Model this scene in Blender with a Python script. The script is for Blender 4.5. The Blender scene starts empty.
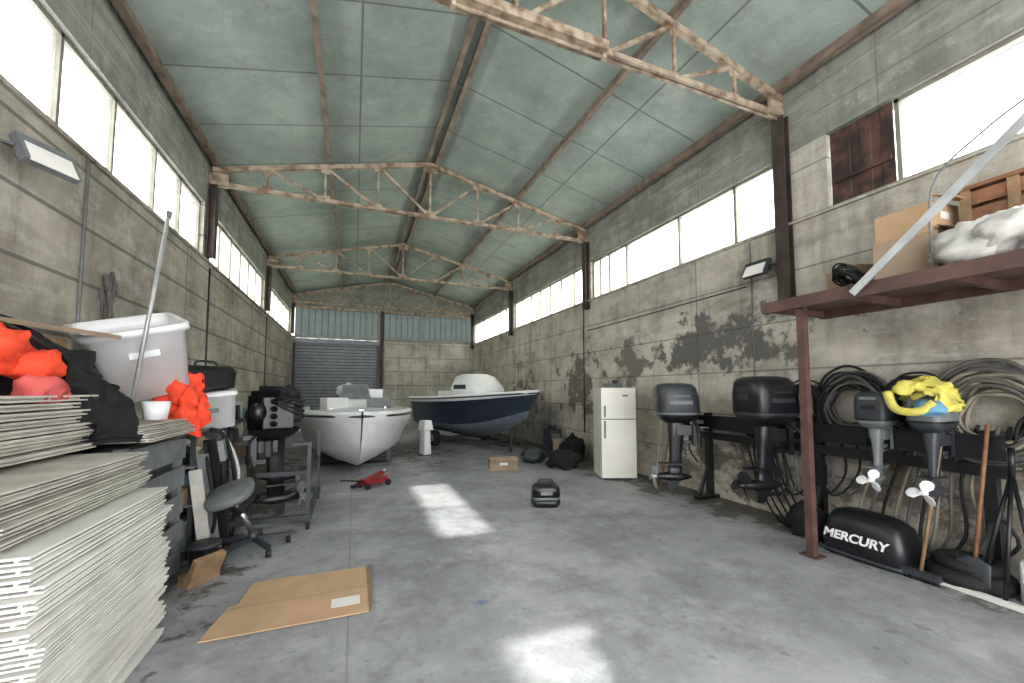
import bpy, bmesh, math, random
from mathutils import Vector, Matrix, noise, Euler
random.seed(7)
S=bpy.context.scene
# ------------------------------------------------------------------ materials
def c(r,g,b):
    f=lambda v:(v/255/12.92) if v/255<=0.04045 else ((v/255+0.055)/1.055)**2.4
    return (f(r),f(g),f(b),1)
def newmat(name):
    m=bpy.data.materials.new(name); m.use_nodes=True
    nt=m.node_tree; return m,nt,nt.nodes['Principled BSDF']
def mat(name,col,rough=.6,metal=0,var=.25,scale=6,bump=.0,col2=None,thr=None):
    m,nt,p=newmat(name)
    tc=nt.nodes.new('ShaderNodeNewGeometry')
    n=nt.nodes.new('ShaderNodeTexNoise'); n.inputs['Scale'].default_value=scale; n.inputs['Detail'].default_value=6
    nt.links.new(tc.outputs['Position'],n.inputs['Vector'])
    r=nt.nodes.new('ShaderNodeValToRGB')
    a=[max(0,x*(1-var)) for x in col[:3]]+[1]; b=[min(1,x*(1+var)) for x in col[:3]]+[1]
    if col2: a=col2; b=col
    lo,hi=thr if thr else (.35,.65)
    r.color_ramp.elements[0].position=lo; r.color_ramp.elements[1].position=hi
    r.color_ramp.elements[0].color=a; r.color_ramp.elements[1].color=b
    nt.links.new(n.outputs['Fac'],r.inputs['Fac']); nt.links.new(r.outputs['Color'],p.inputs['Base Color'])
    p.inputs['Roughness'].default_value=rough; p.inputs['Metallic'].default_value=metal
    if bump:
        bn=nt.nodes.new('ShaderNodeBump'); bn.inputs['Strength'].default_value=bump; bn.inputs['Distance'].default_value=.02
        nt.links.new(n.outputs['Fac'],bn.inputs['Height']); nt.links.new(bn.outputs['Normal'],p.inputs['Normal'])
    return m
def concrete(name,axis,base,dark,bw,bh,offset=0,patch=None,rough=.85,joint=.5,jsize=.02,streak=True,scuff=False,damp=0):
    m,nt,p=newmat(name); N=nt.nodes; L=nt.links
    g=N.new('ShaderNodeNewGeometry'); sp=N.new('ShaderNodeSeparateXYZ'); L.new(g.outputs['Position'],sp.inputs[0])
    cb=N.new('ShaderNodeCombineXYZ')
    L.new(sp.outputs['Y' if axis=='Y' else 'X'],cb.inputs[0]); L.new(sp.outputs['Y' if axis=='XY' else 'Z'],cb.inputs[1])
    def nz(scale,det=6,rough_=.6,vec=None):
        n=N.new('ShaderNodeTexNoise'); n.inputs['Scale'].default_value=scale; n.inputs['Detail'].default_value=det; n.inputs['Roughness'].default_value=rough_
        L.new(vec or g.outputs['Position'],n.inputs['Vector']); return n.outputs['Fac']
    def ramp(f,lo,hi,a=(0,0,0,1),b=(1,1,1,1)):
        r=N.new('ShaderNodeValToRGB'); r.color_ramp.elements[0].position=lo; r.color_ramp.elements[1].position=hi
        r.color_ramp.elements[0].color=a; r.color_ramp.elements[1].color=b; L.new(f,r.inputs['Fac']); return r.outputs['Color']
    def mix(f,a,b,mode='MIX'):
        x=N.new('ShaderNodeMix'); x.data_type='RGBA'; x.blend_type=mode
        if isinstance(f,(int,float)): x.inputs[0].default_value=f
        else: L.new(f,x.inputs[0])
        for s,v in ((6,a),(7,b)):
            if isinstance(v,tuple): x.inputs[s].default_value=v
            else: L.new(v,x.inputs[s])
        return x.outputs[2]
    big=nz(.9,8,.65); fine=nz(9,8,.7)
    col=mix(ramp(big,.36,.62),dark,base)
    col=mix(ramp(fine,.3,.7),mix(.35,col,dark),col)
    if damp:
        mp=N.new('ShaderNodeMapping'); mp.inputs['Location'].default_value=(4,1,7); L.new(g.outputs['Position'],mp.inputs[0])
        dn=nz(1.1,12,.75,mp.outputs[0]); col=mix(ramp(dn,.49,.62),col,mix(damp,col,(.10,.09,.08,1)))
        mq=N.new('ShaderNodeMapping'); mq.inputs['Location'].default_value=(14,11,3); L.new(g.outputs['Position'],mq.inputs[0])
        dm=nz(2.2,12,.8,mq.outputs[0]); col=mix(ramp(dm,.54,.60),col,mix(damp*.8,col,(.62,.60,.56,1)))
    if streak:
        mp=N.new('ShaderNodeMapping'); mp.inputs['Scale'].default_value=(2.2,.25,1); L.new(cb.outputs[0],mp.inputs[0])
        st=nz(1.6,6,.7,mp.outputs[0]); col=mix(ramp(st,.50,.72),col,mix(.5,col,(.06,.055,.05,1)))
        mp2=N.new('ShaderNodeMapping'); mp2.inputs['Scale'].default_value=(.6,3,1); L.new(cb.outputs[0],mp2.inputs[0])
        st2=nz(1.5,8,.75,mp2.outputs[0]); col=mix(ramp(st2,.5,.72),col,mix(.3,col,(.75,.74,.7,1)))
        mp3=N.new('ShaderNodeMapping'); mp3.inputs['Scale'].default_value=(.7,5,1); mp3.inputs['Location'].default_value=(3,7,0); L.new(cb.outputs[0],mp3.inputs[0])
        st3=nz(1.3,8,.75,mp3.outputs[0]); col=mix(ramp(st3,.54,.70),col,mix(.28,col,(.08,.07,.06,1)))
    if scuff:
        s1=nz(2.3,12,.8); col=mix(ramp(s1,.52,.66),col,mix(.28,col,(.66,.67,.69,1)))
        mp=N.new('ShaderNodeMapping'); mp.inputs['Location'].default_value=(9,4,2); L.new(g.outputs['Position'],mp.inputs[0])
        s3=nz(1.7,12,.78,mp.outputs[0]); col=mix(ramp(s3,.46,.64),col,mix(.5,col,(.08,.08,.08,1)))
        mp4=N.new('ShaderNodeMapping'); mp4.inputs['Location'].default_value=(1,14,2); L.new(g.outputs['Position'],mp4.inputs[0])
        s4=nz(7,6,.6,mp4.outputs[0]); col=mix(ramp(s4,.62,.70),col,mix(.4,col,(.05,.05,.05,1)))
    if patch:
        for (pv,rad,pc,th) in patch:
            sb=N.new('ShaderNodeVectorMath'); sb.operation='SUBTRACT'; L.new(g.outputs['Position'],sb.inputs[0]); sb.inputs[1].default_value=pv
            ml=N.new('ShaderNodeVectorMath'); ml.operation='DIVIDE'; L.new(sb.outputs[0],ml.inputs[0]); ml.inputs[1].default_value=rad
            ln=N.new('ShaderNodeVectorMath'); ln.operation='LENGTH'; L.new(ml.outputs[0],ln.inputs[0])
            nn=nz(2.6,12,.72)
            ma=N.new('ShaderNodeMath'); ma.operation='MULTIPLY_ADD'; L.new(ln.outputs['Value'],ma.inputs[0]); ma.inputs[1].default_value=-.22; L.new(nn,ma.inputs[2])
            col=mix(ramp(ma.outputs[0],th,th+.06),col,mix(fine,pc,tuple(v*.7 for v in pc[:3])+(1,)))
    br=N.new('ShaderNodeTexBrick'); br.offset=offset; br.inputs['Scale'].default_value=1
    br.inputs['Brick Width'].default_value=bw; br.inputs['Row Height'].default_value=bh; br.inputs['Mortar Size'].default_value=jsize; br.inputs['Mortar Smooth'].default_value=.3
    L.new(cb.outputs[0],br.inputs['Vector'])
    jn=N.new('ShaderNodeMath'); jn.operation='MULTIPLY'; jn.inputs[1].default_value=joint; L.new(br.outputs['Fac'],jn.inputs[0])
    col=mix(jn.outputs[0],col,(.06,.055,.05,1))
    L.new(col,p.inputs['Base Color']); p.inputs['Roughness'].default_value=rough
    ad=N.new('ShaderNodeMath'); ad.operation='MULTIPLY_ADD'; L.new(br.outputs['Fac'],ad.inputs[0]); ad.inputs[1].default_value=-.6; L.new(fine,ad.inputs[2])
    bn=N.new('ShaderNodeBump'); bn.inputs['Strength'].default_value=.35; bn.inputs['Distance'].default_value=.02
    L.new(ad.outputs[0],bn.inputs['Height']); L.new(bn.outputs['Normal'],p.inputs['Normal'])
    return m
def pane(name,trans,col):
    m=bpy.data.materials.new(name); m.use_nodes=True; nt=m.node_tree; N=nt.nodes; L=nt.links
    N.remove(N['Principled BSDF']); o=[n for n in N if n.type=='OUTPUT_MATERIAL'][0]
    t=N.new('ShaderNodeBsdfTransparent'); t.inputs[0].default_value=(.97,.98,.97,1)
    d=N.new('ShaderNodeBsdfTranslucent')
    g=N.new('ShaderNodeNewGeometry'); n=N.new('ShaderNodeTexNoise'); n.inputs['Scale'].default_value=3; L.new(g.outputs['Position'],n.inputs['Vector'])
    r=N.new('ShaderNodeValToRGB'); r.color_ramp.elements[0].color=tuple(v*.75 for v in col[:3])+(1,); r.color_ramp.elements[1].color=col
    L.new(n.outputs['Fac'],r.inputs[0]); L.new(r.outputs[0],d.inputs[0])
    mx=N.new('ShaderNodeMixShader'); mx.inputs[0].default_value=1-trans; L.new(t.outputs[0],mx.inputs[1]); L.new(d.outputs[0],mx.inputs[2]); L.new(mx.outputs[0],o.inputs[0])
    return m

M_wl=concrete('concrete_left','Y',c(188,180,165),c(136,128,116),2.45,.52,0,joint=.65,damp=.4)
M_wr=concrete('concrete_right','Y',c(208,201,186),c(158,150,136),4.9,.62,0,patch=[((5.1,4.6,2.35),(1,1.7,.62),c(106,103,98),.35),((5.1,6.6,2.2),(1,.9,.8),c(124,119,110),.38),((5.1,4.3,.5),(1,1.8,.65),c(112,105,96),.37),((5.1,2.2,.6),(1,1.3,.7),c(124,116,105),.37),((5.1,8.6,1.7),(1,1.4,1.3),c(116,110,102),.38),((5.1,12,1.5),(1,2.5,1.5),c(118,112,103),.41)],joint=.55,jsize=.013,damp=.45)
M_wb=concrete('concrete_back','X',c(202,198,184),c(152,146,134),1.2,.6,.5,damp=.3)
M_fl=concrete('concrete_floor','XY',c(172,173,175),c(136,138,141),4.9,4.9,0,rough=.55,joint=.3,jsize=.008,streak=False,scuff=True,
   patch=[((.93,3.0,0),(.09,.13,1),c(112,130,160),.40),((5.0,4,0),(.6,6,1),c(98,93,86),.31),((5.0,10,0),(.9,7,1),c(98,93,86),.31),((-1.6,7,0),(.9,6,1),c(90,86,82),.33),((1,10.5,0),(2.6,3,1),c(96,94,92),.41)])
M_up=concrete('wall_upper_paint','Y',c(150,151,141),c(114,115,106),2.4,.33,0,joint=.35,jsize=.01,damp=.3)
M_ce=concrete('ceiling_panel','XY',c(160,172,162),c(126,138,130),3.9,1.18,0,rough=.5,joint=.65,jsize=.016,streak=False,damp=.18)
M_steel=mat('truss_paint',c(168,152,130),.6,0,col2=c(112,88,70),thr=(.36,.58),scale=7)
M_purl=mat('purlin_rust',c(122,106,92),.7,0,var=.35,scale=5)
M_col=mat('column_brown',c(60,48,42),.7,var=.35)
M_frame=mat('window_frame',c(130,126,114),.6,var=.2)
M_rust=mat('rust_sheet',c(88,58,48),.8,col2=c(46,34,30),scale=5,thr=(.4,.6))
M_shut=mat('shutter_grey',c(122,126,132),.5,.1,var=.12)
M_shutd=mat('shutter_groove',c(66,70,76),.6,.1,var=.12)
M_white=mat('white_panel',c(224,222,216),.5,var=.1,scale=3)
M_core=mat('panel_core',c(92,88,82),.8,var=.3)
M_gelw=mat('gelcoat_white',c(226,227,227),.3,var=.05)
M_fridge=mat('enamel_cream',c(220,217,205),.35,var=.05,scale=2)
M_navy=mat('hull_navy',c(38,46,62),.3,var=.2)
M_slate=mat('hull_slate',c(98,106,116),.5,var=.15)
M_blk=mat('black_paint',c(22,23,26),.35,var=.3)
M_rub=mat('black_rubber',c(20,20,21),.75,var=.3)
M_clothb=mat('black_cloth',c(20,20,22),.95,var=.3,scale=12)
M_dgrey=mat('dark_grey',c(48,51,56),.45,var=.2)
M_grey=mat('mid_grey',c(108,112,113),.5,var=.2)
M_lgrey=mat('alu_grey',c(176,178,178),.4,.5,var=.15)
M_chrome=mat('steel_bare',c(170,170,172),.3,.9,var=.1)
M_orange=mat('orange_fabric',c(236,74,42),.8,var=.15,scale=14)
M_red=mat('red_paint',c(130,30,30),.45,var=.25)
M_salm=mat('salmon_fabric',c(190,84,80),.85,var=.15)
M_yel=mat('yellow_fabric',c(202,190,90),.7,var=.15)
M_blue=mat('blue_fabric',c(96,146,176),.7,var=.2)
M_mauve=mat('mauve_cloth',c(104,99,106),.95,var=.35,scale=16)
M_wood=mat('wood',c(140,112,82),.75,var=.25,scale=9)
M_woodr=mat('wood_reddish',c(128,88,62),.7,var=.25,scale=9)
M_card=mat('cardboard',c(186,154,120),.85,var=.08,scale=4)
M_card2=mat('cardboard_dim',c(154,132,110),.85,var=.12,scale=4)
M_label=mat('paper_label',c(226,222,216),.8,var=.03)
M_sack=mat('sack_white',c(204,201,195),.9,var=.12,scale=10,bump=.4)
M_brown=mat('shelf_red_brown',c(86,60,54),.6,var=.3)
M_hose=mat('hose_grey',c(84,82,78),.6,var=.3)
M_hose2=mat('hose_tan',c(126,118,104),.6,var=.3)
M_glass=mat('dark_glass',c(50,58,64),.1,var=.1)
M_txt=mat('white_text',c(240,240,240),.5,var=.01)
M_wt2=mat('panel_aged',c(190,186,176),.6,var=.15)
P_clear=pane('pane_clear',.97,(.9,.9,.9,1))
P_trans=pane('pane_translucent',.30,(.92,.94,.84,1))
P_poly=pane('pane_polycarbonate',.01,(.165,.18,.17,1))

# ------------------------------------------------------------------ builder
def frame(d):
    d=d.normalized(); up=Vector((0,0,1)) if abs(d.z)<.95 else Vector((0,1,0))
    x=d.cross(up).normalized(); return x,x.cross(d).normalized()
class Bd:
    def __init__(s): s.bm=bmesh.new(); s.m=[]
    def mi(s,m):
        if m not in s.m: s.m.append(m)
        return s.m.index(m)
    def add(s,vs,fs,m,smooth=False,T=None):
        i=s.mi(m) if not isinstance(m,list) else None
        V=[s.bm.verts.new((T@Vector(v)) if T else Vector(v)) for v in vs]
        for k,f in enumerate(fs):
            try: F=s.bm.faces.new([V[a] for a in f])
            except ValueError: continue
            F.material_index=i if i is not None else s.mi(m[k]); F.smooth=smooth
    def box(s,ce,sz,m,rot=(0,0,0),T=None,taper=1):
        R=Matrix.Translation(ce)@Euler([math.radians(a) for a in rot]).to_matrix().to_4x4()
        if T: R=T@R
        x,y,z=[a/2 for a in sz]; t=taper
        v=[(-x,-y,-z),(x,-y,-z),(x,y,-z),(-x,y,-z),(-x*t,-y*t,z),(x*t,-y*t,z),(x*t,y*t,z),(-x*t,y*t,z)]
        s.add(v,[(0,3,2,1),(4,5,6,7),(0,1,5,4),(1,2,6,5),(2,3,7,6),(3,0,4,7)],m,False,R)
    def beam(s,a,b,w,h,m):
        a=Vector(a);b=Vector(b);x,y=frame(b-a)
        v=[p+x*sx*w/2+y*sy*h/2 for p in(a,b) for sx,sy in((-1,-1),(1,-1),(1,1),(-1,1))]
        s.add(v,[(0,3,2,1),(4,5,6,7),(0,1,5,4),(1,2,6,5),(2,3,7,6),(3,0,4,7)],m)
    def cyl(s,a,b,r,m,r2=None,n=14):
        a=Vector(a);b=Vector(b);x,y=frame(b-a); r2=r if r2 is None else r2
        v=[]
        for p,rr in((a,r),(b,r2)):
            for i in range(n):
                t=2*math.pi*i/n; v.append(p+x*math.cos(t)*rr+y*math.sin(t)*rr)
        f=[(i,(i+1)%n,n+(i+1)%n,n+i) for i in range(n)]
        s.add(v,f+[tuple(range(n))[::-1],tuple(range(n,2*n))],m,True)
    def tube(s,pts,r,m,n=8,closed=False,sub=5):
        P=[Vector(p) for p in pts]
        if sub>1 and len(P)>2:
            Q=[];k=len(P)
            for i in range(k if closed else k-1):
                g=lambda j:P[j%k] if closed else P[min(max(j,0),k-1)]
                p0,p1,p2,p3=g(i-1),g(i),g(i+1),g(i+2)
                for q in range(sub):
                    t=q/sub
                    Q.append(.5*((2*p1)+(p2-p0)*t+(2*p0-5*p1+4*p2-p3)*t*t+(3*p1-p0-3*p2+p3)*t**3))
            if not closed: Q.append(P[-1])
            P=Q
        k=len(P); v=[]; px=None
        for i,p in enumerate(P):
            d=(P[(i+1)%k]-P[i-1]) if closed else (P[min(i+1,k-1)]-P[max(i-1,0)])
            if d.length<1e-6: d=Vector((0,0,1))
            d.normalize()
            if px is None: px,_=frame(d)
            px=(px-d*px.dot(d)).normalized(); py=d.cross(px)
            for j in range(n):
                t=2*math.pi*j/n; v.append(p+px*math.cos(t)*r+py*math.sin(t)*r)
        f=[]
        for i in range(k if closed else k-1):
            for j in range(n):
                a=i*n+j;b=i*n+(j+1)%n;c2=((i+1)%k)*n+(j+1)%n;d2=((i+1)%k)*n+j; f.append((a,b,c2,d2))
        if not closed: f+= [tuple(range(n))[::-1],tuple(range((k-1)*n,k*n))]
        s.add(v,f,m,True)
    def sup(s,secs,m,n=28,T=None):
        v=[]
        for (cx,cy,z,hx,hy,e) in secs:
            for i in range(n):
                t=2*math.pi*i/n; ct,st=math.cos(t),math.sin(t)
                v.append((cx+hx*math.copysign(abs(ct)**(2/e),ct),cy+hy*math.copysign(abs(st)**(2/e),st),z))
        f=[]
        for k in range(len(secs)-1):
            for i in range(n): f.append((k*n+i,k*n+(i+1)%n,(k+1)*n+(i+1)%n,(k+1)*n+i))
        f+=[tuple(range(n))[::-1],tuple(range((len(secs)-1)*n,len(secs)*n))]
        s.add(v,f,m,True,T)
    def ell(s,ce,r,m,n=20,k=14,amp=0,sd=0,flat=None):
        v=[];f=[];ce=Vector(ce)
        for j in range(k+1):
            ph=math.pi*j/k
            for i in range(n):
                t=2*math.pi*i/n; d=Vector((math.sin(ph)*math.cos(t),math.sin(ph)*math.sin(t),-math.cos(ph)))
                q=1+((noise.noise(d*1.7+Vector((sd,sd*2,0)))*amp+noise.noise(d*4.5+Vector((sd,0,sd)))*amp*.5+abs(noise.noise(d*8+Vector((sd,3,sd))))*amp*.35) if amp else 0)
                p=Vector((d.x*r[0]*q,d.y*r[1]*q,d.z*r[2]*q))
                if flat is not None and p.z<flat: p.z=flat
                v.append(ce+p)
        for j in range(k):
            for i in range(n): f.append((j*n+i,j*n+(i+1)%n,(j+1)*n+(i+1)%n,(j+1)*n+i))
        s.add(v,f,m,True)
    def sheet(s,grid,m,sub=10,amp=.02,fr=6,sd=0,th=.012):
        R=len(grid);C=len(grid[0]); G=[[Vector(p) for p in r] for r in grid]
        def cr(a,b,c_,d,t): return .5*((2*b)+(c_-a)*t+(2*a-5*b+4*c_-d)*t*t+(3*b-a-3*c_+d)*t**3)
        def lin(arr):
            o=[];k=len(arr)
            for i in range(k-1):
                for q in range(sub): o.append(cr(arr[max(i-1,0)],arr[i],arr[i+1],arr[min(i+2,k-1)],q/sub))
            o.append(arr[-1]); return o
        rows=[lin(r) for r in G]; W=len(rows[0]); cols=[lin([rows[i][j] for i in range(R)]) for j in range(W)]; H=len(cols[0])
        v=[]
        for j in range(W):
            for i in range(H):
                p=cols[j][i]
                d=Vector((noise.noise(p*fr+Vector((sd,0,0))),noise.noise(p*fr+Vector((0,sd+9,0))),noise.noise(p*fr+Vector((0,0,sd+20)))))
                d+=.5*Vector((noise.noise(p*fr*2.3+Vector((sd,0,5))),noise.noise(p*fr*2.3+Vector((5,sd+9,0))),0))
                v.append(p+d*amp)
        top=len(v); v2=[p-Vector((0,0,th)) for p in v]; f=[]
        for j in range(W-1):
            for i in range(H-1):
                a=j*H+i; f.append((a,a+H,a+H+1,a+1)); f.append((top+a,top+a+1,top+a+H+1,top+a+H))
        s.add(v+v2,f,m,True)
    def fin(s,name,loc=(0,0,0),rz=0,rot=None,bevel=0,parent=None):
        R=(Euler([math.radians(a) for a in rot]) if rot else Euler((0,0,math.radians(rz)))).to_matrix().to_4x4()
        s.bm.transform(Matrix.Translation(loc)@R)
        bmesh.ops.recalc_face_normals(s.bm,faces=s.bm.faces)
        xs=[v.co.x for v in s.bm.verts]; ys=[v.co.y for v in s.bm.verts]; zs=[v.co.z for v in s.bm.verts]
        o=Vector(((min(xs)+max(xs))/2,(min(ys)+max(ys))/2,min(zs)))
        s.bm.transform(Matrix.Translation(-o))
        me=bpy.data.meshes.new(name); s.bm.to_mesh(me); s.bm.free()
        for m in s.m: me.materials.append(m)
        ob=bpy.data.objects.new(name,me); S.collection.objects.link(ob); ob.location=o
        if bevel:
            b=ob.modifiers.new('bevel','BEVEL'); b.width=bevel; b.segments=2; b.limit_method='ANGLE'; b.angle_limit=math.radians(50)
        if parent: ob.parent=parent
        return ob

XL,XR,YB,YF=-2.38,5.12,18.2,-2.6
XM=(XL+XR)/2; EZ,RZ=5.53,6.40
SR0,SR1=3.72,4.62; SL0,SL1=3.80,4.72
# ------------------------------------------------------------------ room
b=Bd(); b.box(((XL+XR)/2,(YB+YF)/2,-.1),(XR-XL+.6,YB-YF+.6,.2),M_fl); b.fin('floor')
T=.25
def sidewall(name,x0,sgn,s0,s1,piers,m,mu):
    b=Bd(); xc=x0+sgn*T/2; L=YB-YF
    b.box((xc,(YB+YF)/2,s0/2),(T,L,s0),m)
    b.box((xc,(YB+YF)/2,(s1+EZ+.02)/2),(T,L,EZ+.02-s1),mu)
    for a,e in piers: b.box((xc,(a+e)/2,(s0+s1)/2),(T,e-a,s1-s0),m)
    b.box((x0-sgn*.015,(YB+YF)/2,s0-.02),(.05,L,.04),m)
    return b.fin(name)
sidewall('wall_right',XR,1,SR0,SR1,[(YF,-2.0),(2.92,3.52),(8.0,8.22),(12.9,13.12),(17.9,YB)],M_wr,M_up)
sidewall('wall_left',XL,-1,SL0,SL1,[(YF,-2.0),(3.25,3.6),(7.95,8.3),(12.85,13.15),(17.9,YB)],M_wl,M_up)
b=Bd()
b.box(((.95+XR)/2,YB+T/2,3.72/2),(XR-.95,T,3.72),M_wb)
b.box((XL+.05,YB+T/2,3.72/2),(.14,T,3.72),M_wb)
b.add([(XL,YB,5.0),(XR,YB,5.0),(XR,YB,EZ),(XM,YB,RZ),(XL,YB,EZ),(XL,YB+T,5.0),(XR,YB+T,5.0),(XR,YB+T,EZ),(XM,YB+T,RZ),(XL,YB+T,EZ)],
      [(0,1,2,3,4),(9,8,7,6,5),(0,5,6,1),(1,6,7,2),(2,7,8,3),(3,8,9,4),(4,9,5,0)],M_up)
b.fin('wall_back')
b=Bd(); b.box((XL+.3,YF-T/2,2.75),(.6,T,5.5),M_wb); b.box((XR-.3,YF-T/2,2.75),(.6,T,5.5),M_wb)
b.add([(XL,YF,5.0),(XR,YF,5.0),(XR,YF,EZ),(XM,YF,RZ),(XL,YF,EZ),(XL,YF-T,5.0),(XR,YF-T,5.0),(XR,YF-T,EZ),(XM,YF-T,RZ),(XL,YF-T,EZ)],
      [(0,1,2,3,4),(9,8,7,6,5),(0,5,6,1),(1,6,7,2),(2,7,8,3),(3,8,9,4),(4,9,5,0)],M_wb); b.fin('wall_front')
b=Bd()
for i in range(28):
    z=.05+i*.13; b.box((-.675,YB+.06,z+.05),(3.25,.03,.095),M_shut); b.box((-.675,YB+.085,z+.115),(3.25,.03,.04),M_shutd)
b.box((.93,YB-.0,1.85),(.1,.12,3.7),M_dgrey); b.box((-2.27,YB-.0,1.85),(.1,.12,3.7),M_dgrey); b.box((-.675,YB-.02,3.60),(3.3,.2,.18),M_shut)
b.fin('door_1')
b=Bd()
for i in range(30):
    x=XL+.1+i*(XR-XL-.1)/30
    b.box((x+.125,YB+.1+(i%2)*.02,4.36),(.26,.012,1.28),P_poly)
for x in(.95,XM+1.4): b.box((x,YB+.07,4.36),(.04,.04,1.28),M_frame)
b.box((XM,YB,3.755),(XR-XL,.12,.07),M_frame); b.box((XM,YB,4.98),(XR-XL,.14,.08),M_steel)
b.fin('window_6')
b=Bd(); b.box((1.08,YB-.09,2.5),(.16,.012,5.0),M_col); b.box((1.08,YB-.05,2.5),(.012,.08,5.0),M_col); b.box((1.08,YB-.01,2.5),(.16,.012,5.0),M_col); b.fin('steel_column')
b=Bd()
for x0 in (XL-.25,XR+.25):
    z0=EZ-.06 ; y0,y1=YF-.4,YB+.4
    v=[(x0,y0,z0),(x0,y1,z0),(XM,y1,RZ),(XM,y0,RZ)]; v+=[(p[0],p[1],p[2]+.12) for p in v]
    b.add(v,[(0,1,2,3),(7,6,5,4),(0,4,5,1),(1,5,6,2),(3,2,6,7),(0,3,7,4)],M_ce)
b.fin('ceiling')
def rz_(x): return RZ-(abs(x-XM)/((XR-XL)/2+.25))*(RZ-EZ+.06)
b=Bd()
for x,w in ((XM-.06,.05),(XM+.12,.05),((XL+XM)/2+.0,.045),((XR+XM)/2+.05,.045),(XL+.12,.06),(XR-.12,.06)):
    z=rz_(x)-.07; b.box((x,(YB+YF)/2,z),(w*.5,YB-YF-.02,.13),M_purl); b.box((x,(YB+YF)/2,z-.065),(w*1.5,YB-YF-.02,.012),M_purl)
b.fin('trim_1')
def truss(y):
    b=Bd(); zb=5.13
    zt=lambda x: rz_(x)-.17
    for dy in(-.03,.03): b.box((XM,y+dy,zb),(XR-XL-.1,.035,.06),M_steel)
    for xa in(XL+.05,XR-.05):
        b.beam((xa,y,zt(xa)),(XM,y,zt(XM)),.07,.08,M_steel)
    h=(XR-XL)/2
    for s in(-1,1):
        for k in (.27,.52,.77):
            x=XM+s*h*k; b.beam((x,y,zb),(x,y,zt(x)),.035,.035,M_steel)
        pr=[(XM,zb),(XM+s*h*.27,zt(XM+s*h*.27))],[(XM+s*h*.27,zb),(XM+s*h*.52,zt(XM+s*h*.52))],[(XM+s*h*.52,zb),(XM+s*h*.77,zt(XM+s*h*.77))]
        for (x0,z0),(x1,z1) in pr: b.beam((x0,y,z0),(x1,y,z1),.04,.04,M_steel)
        for k in(.27,.52,.77):
            b.box((XM+s*h*k,y,zb+.05),(.16,.012,.1),M_steel); b.box((XM+s*h*k,y,zt(XM+s*h*k)-.07),(.15,.012,.11),M_steel)
        b.box((XM+s*(h-.14),y,5.2),(.28,.014,.26),M_steel)
    b.beam((XM,y,zb),(XM,y,zt(XM)),.045,.045,M_steel); b.box((XM,y,zb+.06),(.24,.014,.14),M_steel); b.box((XM,y,zt(XM)-.08),(.28,.014,.17),M_steel)
    b.fin('roof_truss')
TY=[-1.5,3.4,8.1,13.0,17.9]
for y in TY: truss(y)
for y in TY[1:]:
    for x,sg in((XR,-1),(XL,1)):
        b=Bd(); z0=3.83
        if sg<0: z0=2.56 if y<4 else 3.5
        b.box((x+sg*.03,y,(z0+5.1)/2),(.015,.16,5.1-z0),M_col); b.box((x+sg*.07,y,(z0+5.1)/2),(.1,.014,5.1-z0),M_col); b.box((x+sg*.12,y,(z0+5.1)/2),(.015,.16,5.1-z0),M_col)
        b.fin('steel_column')
def win(name,x,sg,y0,y1,s0,s1,edges,trans=()):
    b=Bd(); xc=x+sg*.09
    if isinstance(edges,int): edges=[y0+(y1-y0)*i/edges for i in range(edges+1)]
    for z in(s0+.02,s1-.02): b.box((xc,(y0+y1)/2,z),(.06,y1-y0,.04),M_frame)
    for i,e in enumerate(edges):
        y=min(max(e,y0+.02),y1-.02); b.box((xc,y,(s0+s1)/2),(.06,.04,s1-s0),M_frame)
    for i in range(len(edges)-1): b.box((xc,(edges[i]+edges[i+1])/2,(s0+s1)/2),(.006,edges[i+1]-edges[i]-.04,s1-s0-.07),P_trans if i in trans else P_clear)
    b.fin(name)
win('window_1',XR,1,-2.0,2.30,SR0,SR1,[-2.0,.6,2.3])
win('window_2',XR,1,3.52,8.0,SR0,SR1,[3.52,4.2,5.3,6.75,7.35,7.7,8.0],(0,3,4,5))
win('window_3',XR,1,8.22,12.9,SR0,SR1,7,(0,1,2,3,4,5,6))
win('window_4',XR,1,13.12,17.9,SR0,SR1,7,(0,1,2,3,4,5,6))
win('window_5',XL,-1,3.6,7.95,SL0,SL1,[3.6,4.55,5.4,6.35,7.15,7.95])
win('window_7',XL,-1,8.3,12.85,SL0,SL1,6,(0,1,2,3,4,5))
win('window_8',XL,-1,13.15,17.9,SL0,SL1,6,(0,1,2,3,4,5))
win('added_unseen_window',XL,-1,-2.0,3.25,SL0,SL1,6)  # unseen near-left bay, window added to let in more daylight
b=Bd()
for i in range(6): b.box((XR+.06+(i%2)*.012,2.36+i*.1,(SR0+SR1)/2),(.02,.098,SR1-SR0-.01),M_rust)
b.box((XR+.03,2.6,SR0+.3),(.03,.55,.05),M_rust); b.fin('boarded_panel')
b=Bd(); b.box((1.52,3.31,5.07),(1.6,.16,.1),M_steel); b.cyl((.76,3.31,5.0),(2.28,3.31,5.0),.018,M_steel); b.box((.74,3.31,5.0),(.04,.06,.06),M_steel); b.box((2.3,3.31,5.0),(.04,.06,.06),M_steel)
b.fin('fluorescent_batten')
def cond(pts,r,m,sub=1):
    b=Bd(); b.tube(pts,r,m,sub=sub); b.fin('electrical_conduit')
cond([(XR-.015,8.32,3.66),(XR-.015,8.32,2),(XR-.015,8.32,.6)],.014,M_dgrey); cond([(XR-.015,3.92,3.66),(XR-.015,3.92,1.3)],.008,M_grey)
cond([(XR-.012,4.0,3.05),(XR-.012,6,3.02),(XR-.012,8.2,3.0)],.009,M_dgrey)
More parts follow.
